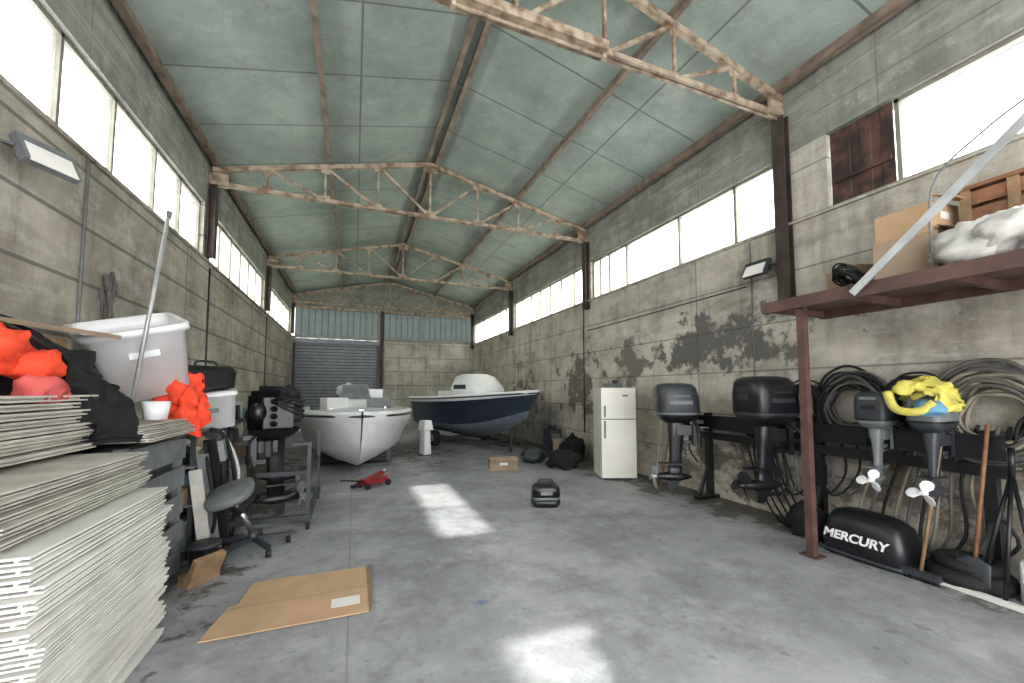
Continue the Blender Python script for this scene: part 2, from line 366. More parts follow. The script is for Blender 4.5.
cond([(XL+.015,4.85,3.76),(XL+.015,4.85,2.2),(XL+.015,4.85,1.5)],.010,M_grey,1); cond([(XL+.015,8.3,3.7),(XL+.015,8.3,1.0)],.014,M_dgrey); cond([(XL+.015,13.2,3.7),(XL+.015,13.2,1.0)],.014,M_dgrey)
cond([(XL+.015,3.5,5.2),(XL+.015,3.5,4.2),(XL+.015,3.5,3.3)],.012,M_lgrey,1)
def flood(loc,rz,m=M_dgrey):
    b=Bd(); b.box((0,0,0),(.34,.07,.22),m,rot=(-28,0,0)); b.box((0,-.043,-.018),(.29,.012,.17),M_label,rot=(-28,0,0))
    for i in range(6): b.box((-.14+i*.056,.05,.03),(.012,.05,.18),m,rot=(-28,0,0))
    b.tube([(-.18,0,0),(-.2,.08,.02),(-.1,.16,.05),(.1,.16,.05),(.2,.08,.02),(.18,0,0)],.012,m); b.box((0,.17,.05),(.12,.04,.12),m)
    b.fin('floodlight',loc,rz,bevel=.006)
flood((XR-.2,3.70,3.2),-90); flood((XL+.24,3.92,3.3),62,M_grey)
# ------------------------------------------------------------------ left: panel stacks
def stack(name,x0,x1,y0,y1,z0,z1,th,jit,mw=M_white,sd=1):
    random.seed(sd); b=Bd(); z=z0
    while z+th<=z1+1e-6:
        dx=random.uniform(-jit,jit);dy=random.uniform(-jit,jit);r=random.uniform(-1.3,1.3)
        ce=((x0+x1)/2+dx,(y0+y1)/2+dy,z+th/2); w=x1-x0; l=y1-y0
        T=Matrix.Translation(ce)@Matrix.Rotation(math.radians(r),4,'Z')@Matrix.Rotation(math.radians(random.uniform(-.25,.25)),4,'Y')
        b.box((0,0,th*.30),(w,l,th*.28),mw,T=T); b.box((0,0,-th*.28),(w-.012,l-.012,th*.22),mw,T=T); b.box((0,0,0),(w-.05,l-.05,th*.5),M_core,T=T)
        for q in(-.46,.46): b.box((q*w,0,0),(.012,l-.02,th*.35),mw,T=T)
        z+=th*1.06
    return b.fin(name)
stack('wall_panel_stack',XL+.12,-1.12,2.15,3.36,0,.97,.038,.022,sd=3)
stack('wall_panel_stack',XL+.12,-1.25,2.12,3.36,.985,1.22,.03,.03,sd=5,mw=M_wt2)
stack('wall_panel_stack',XL+.12,-1.52,2.25,3.4,1.235,1.6,.04,.03,mw=M_wt2,sd=9)
b=Bd(); b.box((-1.98,3.2,1.75),(.5,1.0,.03),M_wood,rot=(0,6,4)); b.box((-1.92,3.45,2.02),(.34,1.1,.03),M_card2,rot=(1,9,-8)); b.box((-2.0,3.4,1.85),(.3,.6,.2),M_wood); b.box((-2.0,2.9,1.66),(.3,.5,.12),M_wood); b.fin('wooden_board')
b=Bd()
for dx,dy,dz,r in((0,0,0,(.19,.2,.12)),(.13,.2,-.05,(.12,.14,.10)),(-.1,-.2,.03,(.18,.2,.12)),(.1,-.02,.05,(.12,.13,.09))): b.ell((dx,dy,dz),r,M_orange,amp=.35,sd=dx*9+1,flat=-.11)
b.tube([(-.05,-.2,.16),(.12,0,.15),(.2,.2,.04)],.012,M_blk); b.fin('life_jacket',(-1.80,2.85,1.79))
b=Bd(); b.ell((0,0,0),(.09,.1,.09),M_salm,amp=.4,sd=4,flat=-.08); b.ell((.03,.08,-.02),(.05,.06,.06),M_salm,amp=.3,sd=7,flat=-.06); b.fin('red_cushion',(-1.60,3.0,1.60))
b=Bd(); b.sheet([[(-2.1,3.1,1.90),(-2.1,3.5,1.97),(-2.05,3.85,1.8)],[(-1.88,3.12,1.93),(-1.83,3.45,1.92),(-1.75,3.8,1.72)],[(-1.68,3.2,1.82),(-1.6,3.45,1.74),(-1.5,3.75,1.52)],[(-1.54,3.22,1.55),(-1.5,3.45,1.45),(-1.4,3.68,1.36)],[(-1.5,3.25,1.36),(-1.44,3.42,1.3),(-1.34,3.6,1.25)]],M_clothb,amp=.1,fr=6,th=.03)
b.ell((-1.85,3.5,1.70),(.2,.33,.2),M_clothb,amp=.35,sd=2); b.ell((-1.62,3.42,1.5),(.12,.2,.2),M_clothb,amp=.4,sd=6); b.fin('black_tarpaulin')
b=Bd(); b.sheet([[(-1.6,2.02,1.46),(-1.45,2.0,1.44),(-1.34,2.08,1.38)],[(-1.6,2.0,1.3),(-1.42,1.99,1.27),(-1.30,2.05,1.22)],[(-1.58,1.99,1.1),(-1.40,1.98,1.08),(-1.26,2.05,1.03)],[(-1.56,2.0,.9),(-1.38,1.99,.9),(-1.28,2.05,.93)]],M_mauve,amp=.06,fr=14)
b.tube([(-1.36,2.06,1.35),(-1.32,1.99,1.1),(-1.33,1.98,.9)],.018,M_salm); b.fin('draped_cloth')
def crate(name,x0,x1,y0,y1,h,m,n=5):
    b=Bd()
    for x in(x0+.03,x1-.03):
        for y in(y0+.03,y1-.03): b.box((x,y,h/2),(.06,.06,h),m)
    for i in range(n):
        z=h*(i+.5)/n; w=h/n*.72
        for x in(x0-.01,x1+.01): b.box((x,(y0+y1)/2,z),(.02,y1-y0,w),m)
        for y in(y0-.01,y1+.01): b.box(((x0+x1)/2,y,z),(x1-x0,.02,w),m)
    b.box(((x0+x1)/2,(y0+y1)/2,h*.97),(x1-x0,y1-y0,.03),m); b.box(((x0+x1)/2,(y0+y1)/2,h*.5),(x1-x0-.1,y1-y0-.1,h*.9),M_dgrey); return b.fin(name)
crate('storage_crate',XL+.12,-1.42,3.48,4.5,1.2,M_grey)
stack('wall_panel_stack',XL+.2,-1.34,3.6,4.5,1.225,1.36,.03,.04,mw=M_wt2,sd=19)
def rack(x0,x1,y0,y1,H,sd,extra=True):
    random.seed(sd); b=Bd()
    for x in(x0,x1):
        for y in(y0,y1): b.box((x,y,H/2),(.035,.035,H),M_dgrey)
    for z in(.1,H*.42,H*.72,H-.01):
        b.box(((x0+x1)/2,(y0+y1)/2,z),(x1-x0+.04,y1-y0+.04,.02),M_grey)
        if z<H-.05 or extra:
            y=y0+.02
            while y<y1-.12:
                w=min(random.uniform(.12,.28),y1-y-.02); hh=random.uniform(.12,.3); m=random.choice([M_white,M_dgrey,M_card2,M_blk,M_grey,M_wt2,M_rub,M_blue,M_wood])
                for xx in(x1-.15,x1-.42):
                    k=random.random(); dx=random.uniform(-.04,.05)
                    if k<.5: b.box((xx+dx,y+w/2,z+.01+hh/2),(.26,w*.9,hh),m,rot=(0,0,random.uniform(-10,10)),taper=random.choice([1,.85]))
                    elif k<.75: b.cyl((xx+dx,y+w/2,z+.01),(xx+dx,y+w/2,z+hh),w*.4,m); b.cyl((xx+dx,y+w/2,z+hh),(xx+dx,y+w/2,z+hh+.03),w*.15,M_blk)
                    else: b.ell((xx+dx,y+w/2,z+.01+hh*.4),(.13,w*.5,hh*.45),m,amp=.5,sd=y*7,flat=-hh*.4)
                y+=w
    return b.fin('storage_rack')
rack(XL+.12,-1.42,4.75,5.75,1.2,21,False)
rack(XL+.14,-1.65,6.9,8.1,1.15,34)
b=Bd()
for i,(y,t,m) in enumerate(((4.62,8,M_wt2),(4.8,10,M_grey),(5.02,7,M_blk))): b.beam((-1.24+i*.02,y,.01),(-1.37,y+.04,.85+.12*(i%3)),.1,.02,m)
b.tube([(-1.2,5.3,.02),(-1.18,5.25,.6),(-1.25,5.1,1.1),(-1.36,5.0,1.2)],.02,M_rub); b.tube([(-1.25,5.5,.02),(-1.2,5.45,.7),(-1.33,5.3,1.15)],.018,M_gelw); b.tube([(-1.3,4.9,.02),(-1.22,4.75,.4),(-1.3,4.8,.8),(-1.37,4.9,1.1)],.016,M_rub)
b.fin('leaning_boards')
b=Bd(); b.sup([(0,0,0,.1,.1,2),(0,0,.22,.12,.12,2),(0,0,.22,.13,.13,2),(0,0,.25,.13,.13,2)],M_dgrey); b.tube([(-.13,0,.22),(0,-.05,.1),(.13,0,.22)],.006,M_chrome); b.fin('paint_tin',(-1.2,4.4,0))
b=Bd(); w,d,h=.33,.28,.31
sec=[(0,0,-h,w*.8,d*.8,9),(0,0,h*.8,w*.98,d*.98,9),(0,0,h*.82,w*1.08,d*1.08,9),(0,0,h,w*1.08,d*1.08,9),(0,0,h,w*.95,d*.95,9),(0,0,h*.7,w*.93,d*.93,9),(0,0,-h*.9,w*.76,d*.76,9)]
b.sup(sec,M_gelw,n=40); b.box((0,-d*.95,h*.3),(.2,.03,.05),M_gelw); b.fin('fish_bin',(-1.76,4.46,1.88),rot=(16,-17,30))
b=Bd(); b.cyl((-1.62,4.02,1.40),(-1.52,4.24,3.12),.015,M_lgrey); b.cyl((-1.52,4.24,3.08),(-1.518,4.242,3.14),.02,M_grey); b.fin('long_pole')
b=Bd(); b.sup([(0,0,0,.07,.07,2),(0,0,.14,.09,.09,2),(0,0,.14,.08,.08,2),(0,0,.02,.06,.06,2)],M_gelw); b.tube([(-.09,0,.13),(0,-.06,.07),(.09,0,.13)],.004,M_chrome); b.fin('plastic_bucket',(-1.44,3.98,1.37))
b=Bd(); b.sheet([[(-1.75,4.6,1.75),(-1.5,4.55,1.8),(-1.36,4.75,1.7)],[(-1.64,4.5,1.6),(-1.42,4.46,1.64),(-1.3,4.7,1.5)],[(-1.6,4.46,1.42),(-1.38,4.44,1.42),(-1.28,4.66,1.32)],[(-1.55,4.46,1.22),(-1.36,4.44,1.2),(-1.3,4.62,1.2)]],M_orange,amp=.09,fr=9)
b.ell((-1.56,4.66,1.5),(.13,.11,.24),M_orange,amp=.4,sd=3); b.fin('orange_overalls')
b=Bd(); b.sup([(0,0,0,.22,.2,6),(0,0,.34,.24,.22,6),(0,0,.34,.26,.24,6),(0,0,.38,.26,.24,6)],M_gelw); b.box((0,-.22,.2),(.14,.03,.04),M_grey); b.fin('cool_box',(-1.46,5.35,1.205),rot=(6,-6,20))
b=Bd(); b.sup([(0,0,0,.24,.19,6),(0,0,.17,.25,.2,6),(0,0,.17,.26,.21,6),(0,0,.24,.22,.17,5)],M_blk); b.tube([(-.1,0,.23),(-.08,0,.29),(.08,0,.29),(.1,0,.23)],.012,M_blk); b.fin('tool_box',(-1.52,5.35,1.62),35,bevel=.004)
b=Bd(); b.tube([(XL+.1,5.2,1.6),(XL+.06,5.3,2.2),(XL+.04,5.2,2.75)],.025,M_hose); b.tube([(XL+.12,5.35,1.6),(XL+.06,5.25,2.3),(XL+.05,5.35,2.7)],.018,M_hose); b.tube([(XL+.05,5.2,2.6),(XL+.05,5.28,2.8),(XL+.05,5.36,2.6)],.015,M_hose); b.tube([(XL+.05,5.1,2.6),(XL+.05,5.15,2.2),(XL+.05,5.05,1.7)],.012,M_hose); b.fin('hanging_rope')
b=Bd(); b.box((0,0,.14),(.24,.05,.22),M_wood,rot=(25,0,0)); b.box((.02,.1,.05),(.26,.12,.09),M_wood); b.fin('wood_offcut',(-1.10,4.1,0),50)
b=Bd(); pts=[(-.88,3.18),(.14,3.17),(.14,3.95),(-.55,3.98),(-.74,3.96),(-.76,3.62),(-.82,3.6)]
n=len(pts); b.add([(x,y,.008) for x,y in pts]+[(x,y,.016) for x,y in pts],[tuple(range(n))[::-1],tuple(range(n,2*n))]+[(i,(i+1)%n,n+(i+1)%n,n+i) for i in range(n)],M_card)
b.box((-.3,3.56,.0175),(1.0,.006,.002),M_card2); b.box((-.02,3.37,.0175),(.2,.13,.002),M_label); b.add([(.14,3.17,.014),(.14,3.95,.014),(.17,3.93,.05),(.165,3.2,.045)],[(0,1,2,3)],M_card2)
b.fin('cardboard_sheet')
# ------------------------------------------------------------------ outboard engines
def outboard(loc,rz,s=1,cw=M_dgrey,leg=M_blk,band=M_grey,bare=False,name='outboard_motor',fat=1,tiller=True,propm=M_lgrey,leglen=1.0):
    b=Bd()
    b.sup([(-.12,0,-.02,.17,.12,4),(-.13,0,.06,.27,.17*fat,4),(-.13,0,.1,.28,.18*fat,4)],leg)
    if not bare:
        b.sup([(-.13,0,.1,.285,.185*fat,4),(-.13,0,.13,.29,.19*fat,4)],band)
        b.sup([(-.13,0,.13,.285,.185*fat,5),(-.14,0,.34,.28,.185*fat,4.5),(-.15,0,.47,.265,.175*fat,4),(-.16,0,.52,.23,.15*fat,3.4),(-.17,0,.54,.15,.1*fat,2.8)],cw)
        for sg in(-1,1):
            b.box((-.13,sg*.187*fat,.27),(.3,.008,.05),band); b.box((-.13,sg*.187*fat,.36),(.22,.008,.015),band)
        b.box((-.425,0,.3),(.01,.16,.06),band); b.box((-.41,0,.44),(.03,.2,.04),leg)
    else:
        b.box((-.16,0,.3),(.32,.24,.4),cw); b.cyl((-.05,0,.48),(-.05,0,.56),.18,cw,n=24); b.cyl((-.05,0,.56),(-.05,0,.62),.1,band); b.ell((-.25,0,.5),(.16,.15,.12),M_rub,amp=.4,sd=3)
        for i in range(4):
            b.box((-.36,0,.14+i*.09),(.12,.22,.05),M_rub)
            b.cyl((-.1,.1,.16+i*.09),(-.1,.22,.16+i*.09),.035,cw); b.cyl((-.1,-.1,.16+i*.09),(-.1,-.21,.16+i*.09),.035,band if i%2 else cw); b.cyl((-.22,-.1,.16+i*.09),(-.22,-.19,.16+i*.09),.04,cw)
            b.tube([(-.36,.05,.16+i*.09),(-.44,.1,.25+i*.06),(-.3,.17,.3+i*.05),(-.12,.18,.4)],.014,M_rub); b.tube([(-.36,-.05,.16+i*.09),(-.42,-.14,.22+i*.07),(-.28,-.22,.3+i*.05),(0,-.18,.4)],.014,M_rub)
        b.ell((.06,.12,.3),(.09,.08,.12),cw); b.ell((.08,-.12,.25),(.1,.07,.14),cw); b.cyl((.1,0,.1),(.1,0,.5),.06,cw)
    LL=leglen
    b.sup([(-.13,0,-.02,.13,.09,3),(-.15,0,-.25*LL,.1,.06,3),(-.16,0,-.5*LL,.085,.045,3),(-.17,0,-.66*LL,.1,.04,3)],leg)
    oz=-.66*(LL-1)
    b.box((-.22,0,-.6+oz),(.34,.17,.018),leg); b.sup([(-.18,0,-.82+oz,.09,.035,3),(-.17,0,-.66+oz,.1,.04,3)],leg)
    T=Matrix.Translation((-.19,0,-.78+oz))@Matrix.Rotation(math.radians(90),4,'Y')
    b.sup([(0,0,-.24,.045,.045,2),(0,0,-.1,.06,.06,2),(0,0,.08,.062,.062,2),(0,0,.2,.035,.035,2),(0,0,.25,.01,.01,2)],leg,T=T)
    v=[(-.08,.01,-.82+oz),(-.28,.01,-.82+oz),(-.27,.006,-.98+oz),(-.2,.006,-.99+oz)]; v+=[(x,-y,z) for x,y,z in v]
    b.add(v,[(0,1,2,3),(7,6,5,4),(0,4,5,1),(1,5,6,2),(2,6,7,3),(3,7,4,0)],leg)
    b.cyl((-.5,0,-.78+oz),(-.42,0,-.78+oz),.025,propm,.045)
    for k in range(3):
        a=k*2.094+.4; R=Matrix.Translation((-.46,0,-.78+oz))@Matrix.Rotation(a,4,'X')@Matrix.Rotation(.6,4,'Z')
        b.sup([(0,0,.03,.012,.035,2),(0,0,.09,.008,.075,2),(0,0,.15,.006,.06,2),(0,0,.175,.004,.02,2)],propm,n=14,T=R)
    for y in(-.1,.1):
        b.box((.09,y,-.16),(.06,.03,.36),leg); b.box((.14,y,.0),(.12,.03,.05),leg); b.cyl((.12,y,-.08),(.26,y,-.08),.012,M_chrome); b.cyl((.25,y-.04,-.08),(.25,y+.04,-.08),.008,M_chrome)
    b.cyl((.04,-.13,-.02),(.04,.13,-.02),.03,leg); b.box((.02,0,-.3),(.14,.1,.05),leg); b.box((-.06,0,-.12),(.2,.2,.14),leg)
    b.tube([(.05,.1,.05),(.15,.2,-.1),(.1,.22,-.4),(.2,.15,-.6)],.012,M_rub); b.tube([(.05,-.1,.05),(.12,-.2,-.1),(.14,-.16,-.35)],.012,M_rub)
    if tiller: b.cyl((.12,0,.04),(.42,.04,.1),.02,leg); b.cyl((.42,.04,.1),(.55,.05,.12),.027,M_rub)
    bmesh.ops.scale(b.bm,vec=(s,s,s),verts=b.bm.verts)
    return b.fin(name,loc,rz,bevel=.004)
outboard((-1.04,5.78,1.03),196,1.0,cw=M_blk,leg=M_blk,band=M_dgrey,bare=True,tiller=False,fat=1.2)
outboard((-1.25,7.3,.98),190,.95,cw=M_dgrey,leg=M_dgrey,band=M_grey,bare=True,tiller=False)
b=Bd()
x0,x1,y0,y1=-1.22,-.46,5.2,6.75
for x in(x0,x1): b.beam((x,y0,.14),(x,y1,.14),.06,.06,M_dgrey)
for y in(y0,y1-.2): b.beam((x0-.05,y,.17),(x1,y,.17),.07,.05,M_dgrey)
for x,y,h in((x1,y0+.05,1.0),(x1,y1-.1,1.0)): b.beam((x,y,.1),(x,y,h),.04,.04,M_dgrey)
b.beam((x1,y0+.05,.62),(x1,y1-.1,.62),.035,.035,M_dgrey); b.beam((x1,y0+.05,.98),(x1-.18,y0+.05,.98),.03,.03,M_dgrey)
b.beam((x0+.2,5.45,.62),(x1,5.45,.62),.05,.05,M_dgrey); b.beam((-.93,5.9,.15),(-.93,5.9,.98),.06,.06,M_dgrey); b.box((-.93,5.75,.9),(.05,.4,.18),M_dgrey)
for x in(x0,x1):
    for y in(y0+.08,y1-.08): b.cyl((x-.02,y,.055),(x+.02,y,.055),.055,M_rub); b.box((x,y,.11),(.05,.06,.04),M_chrome)
b.fin('engine_stand')
b=Bd(); b.box((0,0,.3),(.5,.4,.32),M_grey); b.cyl((-.28,0,.3),(.28,0,.3),.17,M_dgrey); b.box((0,0,.5),(.4,.3,.1),M_dgrey)
for sx in(-.28,.28): b.tube([(sx,-.22,.02),(sx,-.22,.6),(sx,.22,.6),(sx,.22,.02)],.015,M_blk,sub=3)
b.cyl((-.28,-.22,.03),(.28,-.22,.03),.015,M_blk); b.cyl((-.28,.22,.03),(.28,.22,.03),.015,M_blk); b.fin('portable_generator',(-1.9,6.3,0),15)
b=Bd(); bc=Vector((-.91,4.81,.09))
for k in range(5):
    a=k*2*math.pi/5+.3; e=bc+Vector((math.cos(a)*.32,math.sin(a)*.32,0)); b.beam(bc+Vector((0,0,.03)),e,.045,.035,M_dgrey)
    b.cyl(e+Vector((-.02,0,-.05)),e+Vector((.02,0,-.05)),.038,M_blk); b.cyl(e,e+Vector((0,0,-.04)),.012,M_blk)
b.cyl(bc,bc+Vector((0,0,.1)),.045,M_dgrey); b.cyl(bc+Vector((0,0,.08)),(-1.02,4.7,.45),.025,M_chrome); b.cyl((-1.01,4.7,.4),(-1.05,4.68,.54),.05,M_blk)
Tm=Matrix.Translation((-1.08,4.66,.6))@Matrix.Rotation(math.radians(-18),4,'Y')@Matrix.Rotation(math.radians(18),4,'X')
b.sup([(0,0,-.04,.16,.18,3),(0,0,-.02,.2,.21,3),(0,0,.03,.2,.21,3),(0,0,.05,.16,.17,3)],M_grey,T=Tm)
b.tube([(-1.02,4.8,.5),(-1.1,5.0,.42),(-1.2,4.95,.6),(-1.22,4.9,1.0)],.022,M_blk); b.box((-1.22,4.9,1.0),(.05,.24,.2),M_grey,rot=(0,-10,10)); b.fin('office_chair')
# ------------------------------------------------------------------ boats
def hull(b,L,B,D,sheer,rake,msidetop,mside,mbot,mdeck,p=2.6,q=.75,open_to=.6,n=30,band=.82,rise=.55,rp=2.4):
    secs=[]
    for i in range(n+1):
        t=i/n; hb=max(B/2*(max(0,1-t**p))**q*(.9+.1*min(1,t*3)),.015)
        zk=0 if t<.5 else ((t-.5)/.5)**rp*D*rise
        zg=D+sheer*t**2; H=zg-zk
        ch=hb*(.84-.38*t**3)
        half=[(0,zk),(ch*.55,zk+H*.13),(ch,zk+H*.30),(ch*1.03,zk+H*.33),(hb*.97,zk+H*band),(hb,zk+H*(band+.02)),(hb*1.02,zg-.03),(hb*1.02,zg+.02),(max(hb-.1,.004),zg+.03)]
        fl=zg-.5 if t<open_to else zg+.02
        k=max(hb-.13,.003); half+=[(k,min(fl+.02,zg+.0) if t<open_to else zg+.03),(0,fl+(.06*min(1,hb) if t>=open_to else 0))]
        ring=[]
        for x,z in half: ring.append((x,t*L+rake*(z/zg)**1.3*t**2.2,z))
        secs.append(ring)
    m=len(secs[0]); mats=[mbot,mbot,mbot,mside,msidetop,msidetop,msidetop,mdeck,mdeck,mdeck]
    for s in(1,-1):
        v=[(x*s,y,z) for r in secs for (x,y,z) in r]; f=[];mm=[]
        for i in range(n):
            for j in range(m-1): f.append((i*m+j,i*m+j+1,(i+1)*m+j+1,(i+1)*m+j)); mm.append(mats[j])
        f.append(tuple(range(m))); mm.append(mside)
        b.add(v,f,mm,True)
    for s in(1,-1): b.tube([(r[6][0]*s,r[6][1],r[6][2]-.02) for r in secs[::2]],.022,M_dgrey,sub=1)
b=Bd(); hull(b,5.4,2.68,1.06,.1,.45,M_gelw,M_gelw,M_gelw,M_gelw,p=3.4,q=.62,open_to=.62,rise=.42,rp=4)
b.sup([(0,2.6,.5,.36,.3,5),(0,2.55,1.2,.34,.27,5),(0,2.5,1.38,.3,.2,5)],M_gelw)
b.add([(-.34,2.75,1.34),(.34,2.75,1.34),(.28,2.55,1.68),(-.28,2.55,1.68)],[(0,1,2,3)],M_grey); b.tube([(-.34,2.75,1.34),(-.28,2.55,1.68),(.28,2.55,1.68),(.34,2.75,1.34)],.015,M_chrome,sub=1)
b.box((-.3,1.7,1.2),(.8,.5,.75),M_gelw); b.box((.45,3.2,1.2),(.45,.45,.36),M_gelw,rot=(0,0,20)); b.box((-.5,3.3,1.2),(.5,.4,.34),M_grey,rot=(0,0,-10))
b.ell((.1,2.0,1.5),(.3,.25,.2),M_sack,amp=.4,sd=5)
b.box((0,5.3,1.19),(.08,.3,.05),M_chrome)
for sx in(-.5,.5): b.box((sx,4.4,1.2),(.04,.2,.04),M_chrome)
b.fin('motorboat',(-.06,13.0,.05),182)
b=Bd()
for y in(9.5,12.0): b.box((0,y,.02),(1.5,.14,.04),M_rub); b.beam((-.75,y,.03),(-.75,y,.45),.09,.09,M_dgrey); b.beam((.75,y,.03),(.75,y,.45),.09,.09,M_dgrey)
b.fin('boat_cradle')
BX,BY=2.60,13.5
b=Bd(); hull(b,4.25,2.2,1.10,.20,.72,M_gelw,M_navy,M_slate,M_gelw,p=2.9,q=.66,open_to=.45,band=.88)
b.sup([(0,2.4,1.07,.66,.8,3.5),(0,2.35,1.42,.62,.74,3.2),(0,2.25,1.70,.5,.54,3),(0,2.2,1.78,.34,.36,2.5)],M_gelw)
for sx in(-1,1): b.box((sx*.625,2.4,1.41),(.02,.6,.12),M_glass)
b.box((0,1.1,1.15),(.9,.5,.3),M_gelw)
b.fin('motorboat',(BX,BY,.28),198)
b=Bd()
def q2(x,y,z):
    a=math.radians(198); return (BX+x*math.cos(a)-y*math.sin(a),BY+x*math.sin(a)+y*math.cos(a),z)
for x in(-.5,.5): b.beam(q2(x,.2,.2),q2(x*.4,4.0,.2),.06,.08,M_dgrey)
b.beam(q2(-.75,1.5,.2),q2(.75,1.5,.2),.08,.08,M_dgrey); b.beam(q2(-.3,3.4,.2),q2(.3,3.4,.2),.08,.08,M_dgrey)
for x in(-.9,.9): b.cyl(q2(x-.08,1.5,.22),q2(x+.08,1.5,.22),.22,M_rub,n=24); b.cyl(q2(x-.09,1.5,.22),q2(x+.09,1.5,.22),.11,M_grey,n=18)
b.beam(q2(0,3.9,.0),q2(0,3.9,.5),.06,.06,M_dgrey)
b.fin('boat_trailer')
b=Bd(); b.box((0,0,.3),(.2,.28,.6),M_gelw,taper=.8); b.box((0,0,.72),(.26,.34,.24),M_gelw,taper=.8); b.fin('water_tank',(1.7,10.3,0),20,bevel=.02)
b=Bd(); b.box((0,0,.1),(.46,.15,.09),M_red); b.beam((-.2,0,.12),(.2,0,.22),.07,.05,M_red); b.cyl((.2,0,.2),(.2,0,.26),.05,M_chrome); b.cyl((-.25,0,.13),(-.6,.02,.2),.015,M_blk)
for x in(-.2,.2):
    for y in(-.11,.11): b.cyl((x,y-.02,.05),(x,y+.02,.05),.05,M_rub)
b.beam((-.35,.1,.04),(.35,.3,.06),.05,.05,M_blk); b.fin('trolley_jack',(.35,7.2,0),35)
# ------------------------------------------------------------------ centre-right floor items
b=Bd(); b.sup([(0,0,0,.17,.13,4),(0,0,.05,.2,.15,4),(0,0,.1,.2,.15,4)],M_blk); b.sup([(0,0,.1,.19,.145,4),(0,0,.14,.19,.145,4)],M_grey); b.sup([(0,0,.14,.2,.15,4),(0,0,.26,.19,.14,4),(0,0,.31,.14,.1,3)],M_blk)
b.tube([(-.1,0,.3),(-.08,0,.35),(.08,0,.35),(.1,0,.3)],.012,M_blk); b.box((0,-.15,.2),(.16,.012,.05),M_grey); b.fin('engine_cowling',(2.52,5.15,0),-20)
def cbox(name,loc,sz,rz,m=M_card2,flap=True):
    b=Bd(); x,y,z=sz; b.box((0,0,z/2),sz,m)
    b.box((0,0,z+.001),(x,.04,.003),M_wood); b.box((0,-y/2-.001,z*.6),(x*.3,.003,z*.25),M_label)
    if flap: b.box((0,-y/2-.06,z+.02),(x,.14,.006),m,rot=(25,0,0))
    return b.fin(name,loc,rz,bevel=.003)
cbox('cardboard_box',(2.85,7.8,0),(.55,.35,.22),-12,M_card2)
cbox('cardboard_box',(4.82,8.75,0),(.45,.4,.42),6,M_card2)
b=Bd(); b.box((0,0,.3),(.35,.35,.6),M_dgrey); b.cyl((0,0,.6),(0,0,.7),.1,M_blk); b.box((0,-.18,.4),(.25,.02,.2),M_grey); b.fin('battery_charger',(4.8,9.4,0),5,bevel=.01)
def bag(name,loc,r,sd,m=M_clothb):
    b=Bd(); b.ell((0,0,r[2]*.8),r,m,n=28,k=18,amp=.4,sd=sd,flat=-r[2]*.8); b.tube([(-r[0]*.3,0,r[2]*1.6),(0,0,r[2]*2.1),(r[0]*.3,0,r[2]*1.6)],.012,m); return b.fin(name,loc)
bag('duffel_bag',(4.1,7.5,0),(.33,.36,.2),1); bag('duffel_bag',(4.68,8.15,0),(.28,.27,.3),5); bag('duffel_bag',(3.75,8.3,0),(.25,.3,.18),12,M_dgrey)
b=Bd(); b.box((0,0,.84),(.62,.6,1.6),M_fridge); b.box((0,-.32,.56),(.62,.04,1.02),M_fridge); b.box((0,-.32,1.36),(.62,.04,.54),M_fridge); b.box((0,-.298,1.08),(.6,.01,.014),M_dgrey)
b.box((-.25,-.355,.9),(.03,.03,.3),M_grey); b.box((-.25,-.355,1.22),(.03,.03,.2),M_grey); b.box((0,0,.03),(.5,.5,.05),M_blk); b.box((.12,-.342,1.5),(.1,.005,.03),M_grey)
b.fin('refrigerator',(4.52,6.35,0),-20,bevel=.012)
b=Bd(); b.box((0,0,.04),(.3,.2,.08),M_grey); b.cyl((.05,0,.08),(.05,0,.14),.05,M_dgrey); b.fin('metal_tray',(4.52,6.35,1.645),10)
b=Bd(); b.cyl((4.8,5.6,0),(5.08,5.7,1.1),.012,M_lgrey); b.cyl((4.72,5.5,0),(5.08,5.6,.9),.012,M_lgrey); b.cyl((4.75,5.4,0),(5.08,5.45,1.2),.015,M_wood); b.fin('metal_rods')
# ------------------------------------------------------------------ engine rail
b=Bd(); b.box((4.86,3.15,1.13),(.06,3.1,.2),M_blk); b.box((4.93,3.15,.93),(.05,3.1,.1),M_blk)
for y in(1.72,3.05,4.6): b.box((4.97,y,.63),(.08,.08,1.26),M_blk); b.box((4.9,y,.03),(.4,.1,.05),M_blk); b.beam((4.75,y,.05),(4.95,y,.5),.04,.04,M_blk)
b.fin('engine_rail')
outboard((4.60,4.66,1.14),-28,1.04,cw=M_dgrey,leg=M_blk,band=M_grey,fat=1.3,tiller=False)
outboard((4.70,3.36,1.2),-12,1.04,cw=M_blk,leg=M_blk,band=M_dgrey,fat=1.35,propm=M_blk,tiller=False,leglen=.85)
outboard((4.76,2.36,1.25),8,.62,cw=M_dgrey,leg=M_grey,band=M_blk,propm=M_gelw,tiller=False,fat=1.15)
outboard((4.78,1.95,1.25),0,.66,cw=M_grey,leg=M_dgrey,band=M_blk,propm=M_gelw,tiller=False)
b=Bd(); b.ell((4.68,1.97,1.58),(.17,.16,.11),M_yel,amp=.4,sd=3); b.sheet([[(4.45,2.14,1.56),(4.65,2.15,1.64),(4.82,2.13,1.58)],[(4.42,1.98,1.62),(4.65,1.98,1.72),(4.84,1.98,1.64)],[(4.42,1.84,1.54),(4.65,1.82,1.62),(4.83,1.82,1.54)],[(4.42,1.78,1.42),(4.62,1.76,1.45),(4.8,1.78,1.42)]],M_yel,amp=.07,fr=12)
b.tube([(4.40,2.12,1.58),(4.36,2.05,1.44),(4.36,1.9,1.42),(4.38,1.8,1.5)],.035,M_yel); b.ell((4.40,1.84,1.45),(.05,.1,.06),M_blue,amp=.4,sd=8); b.fin('yellow_cover')
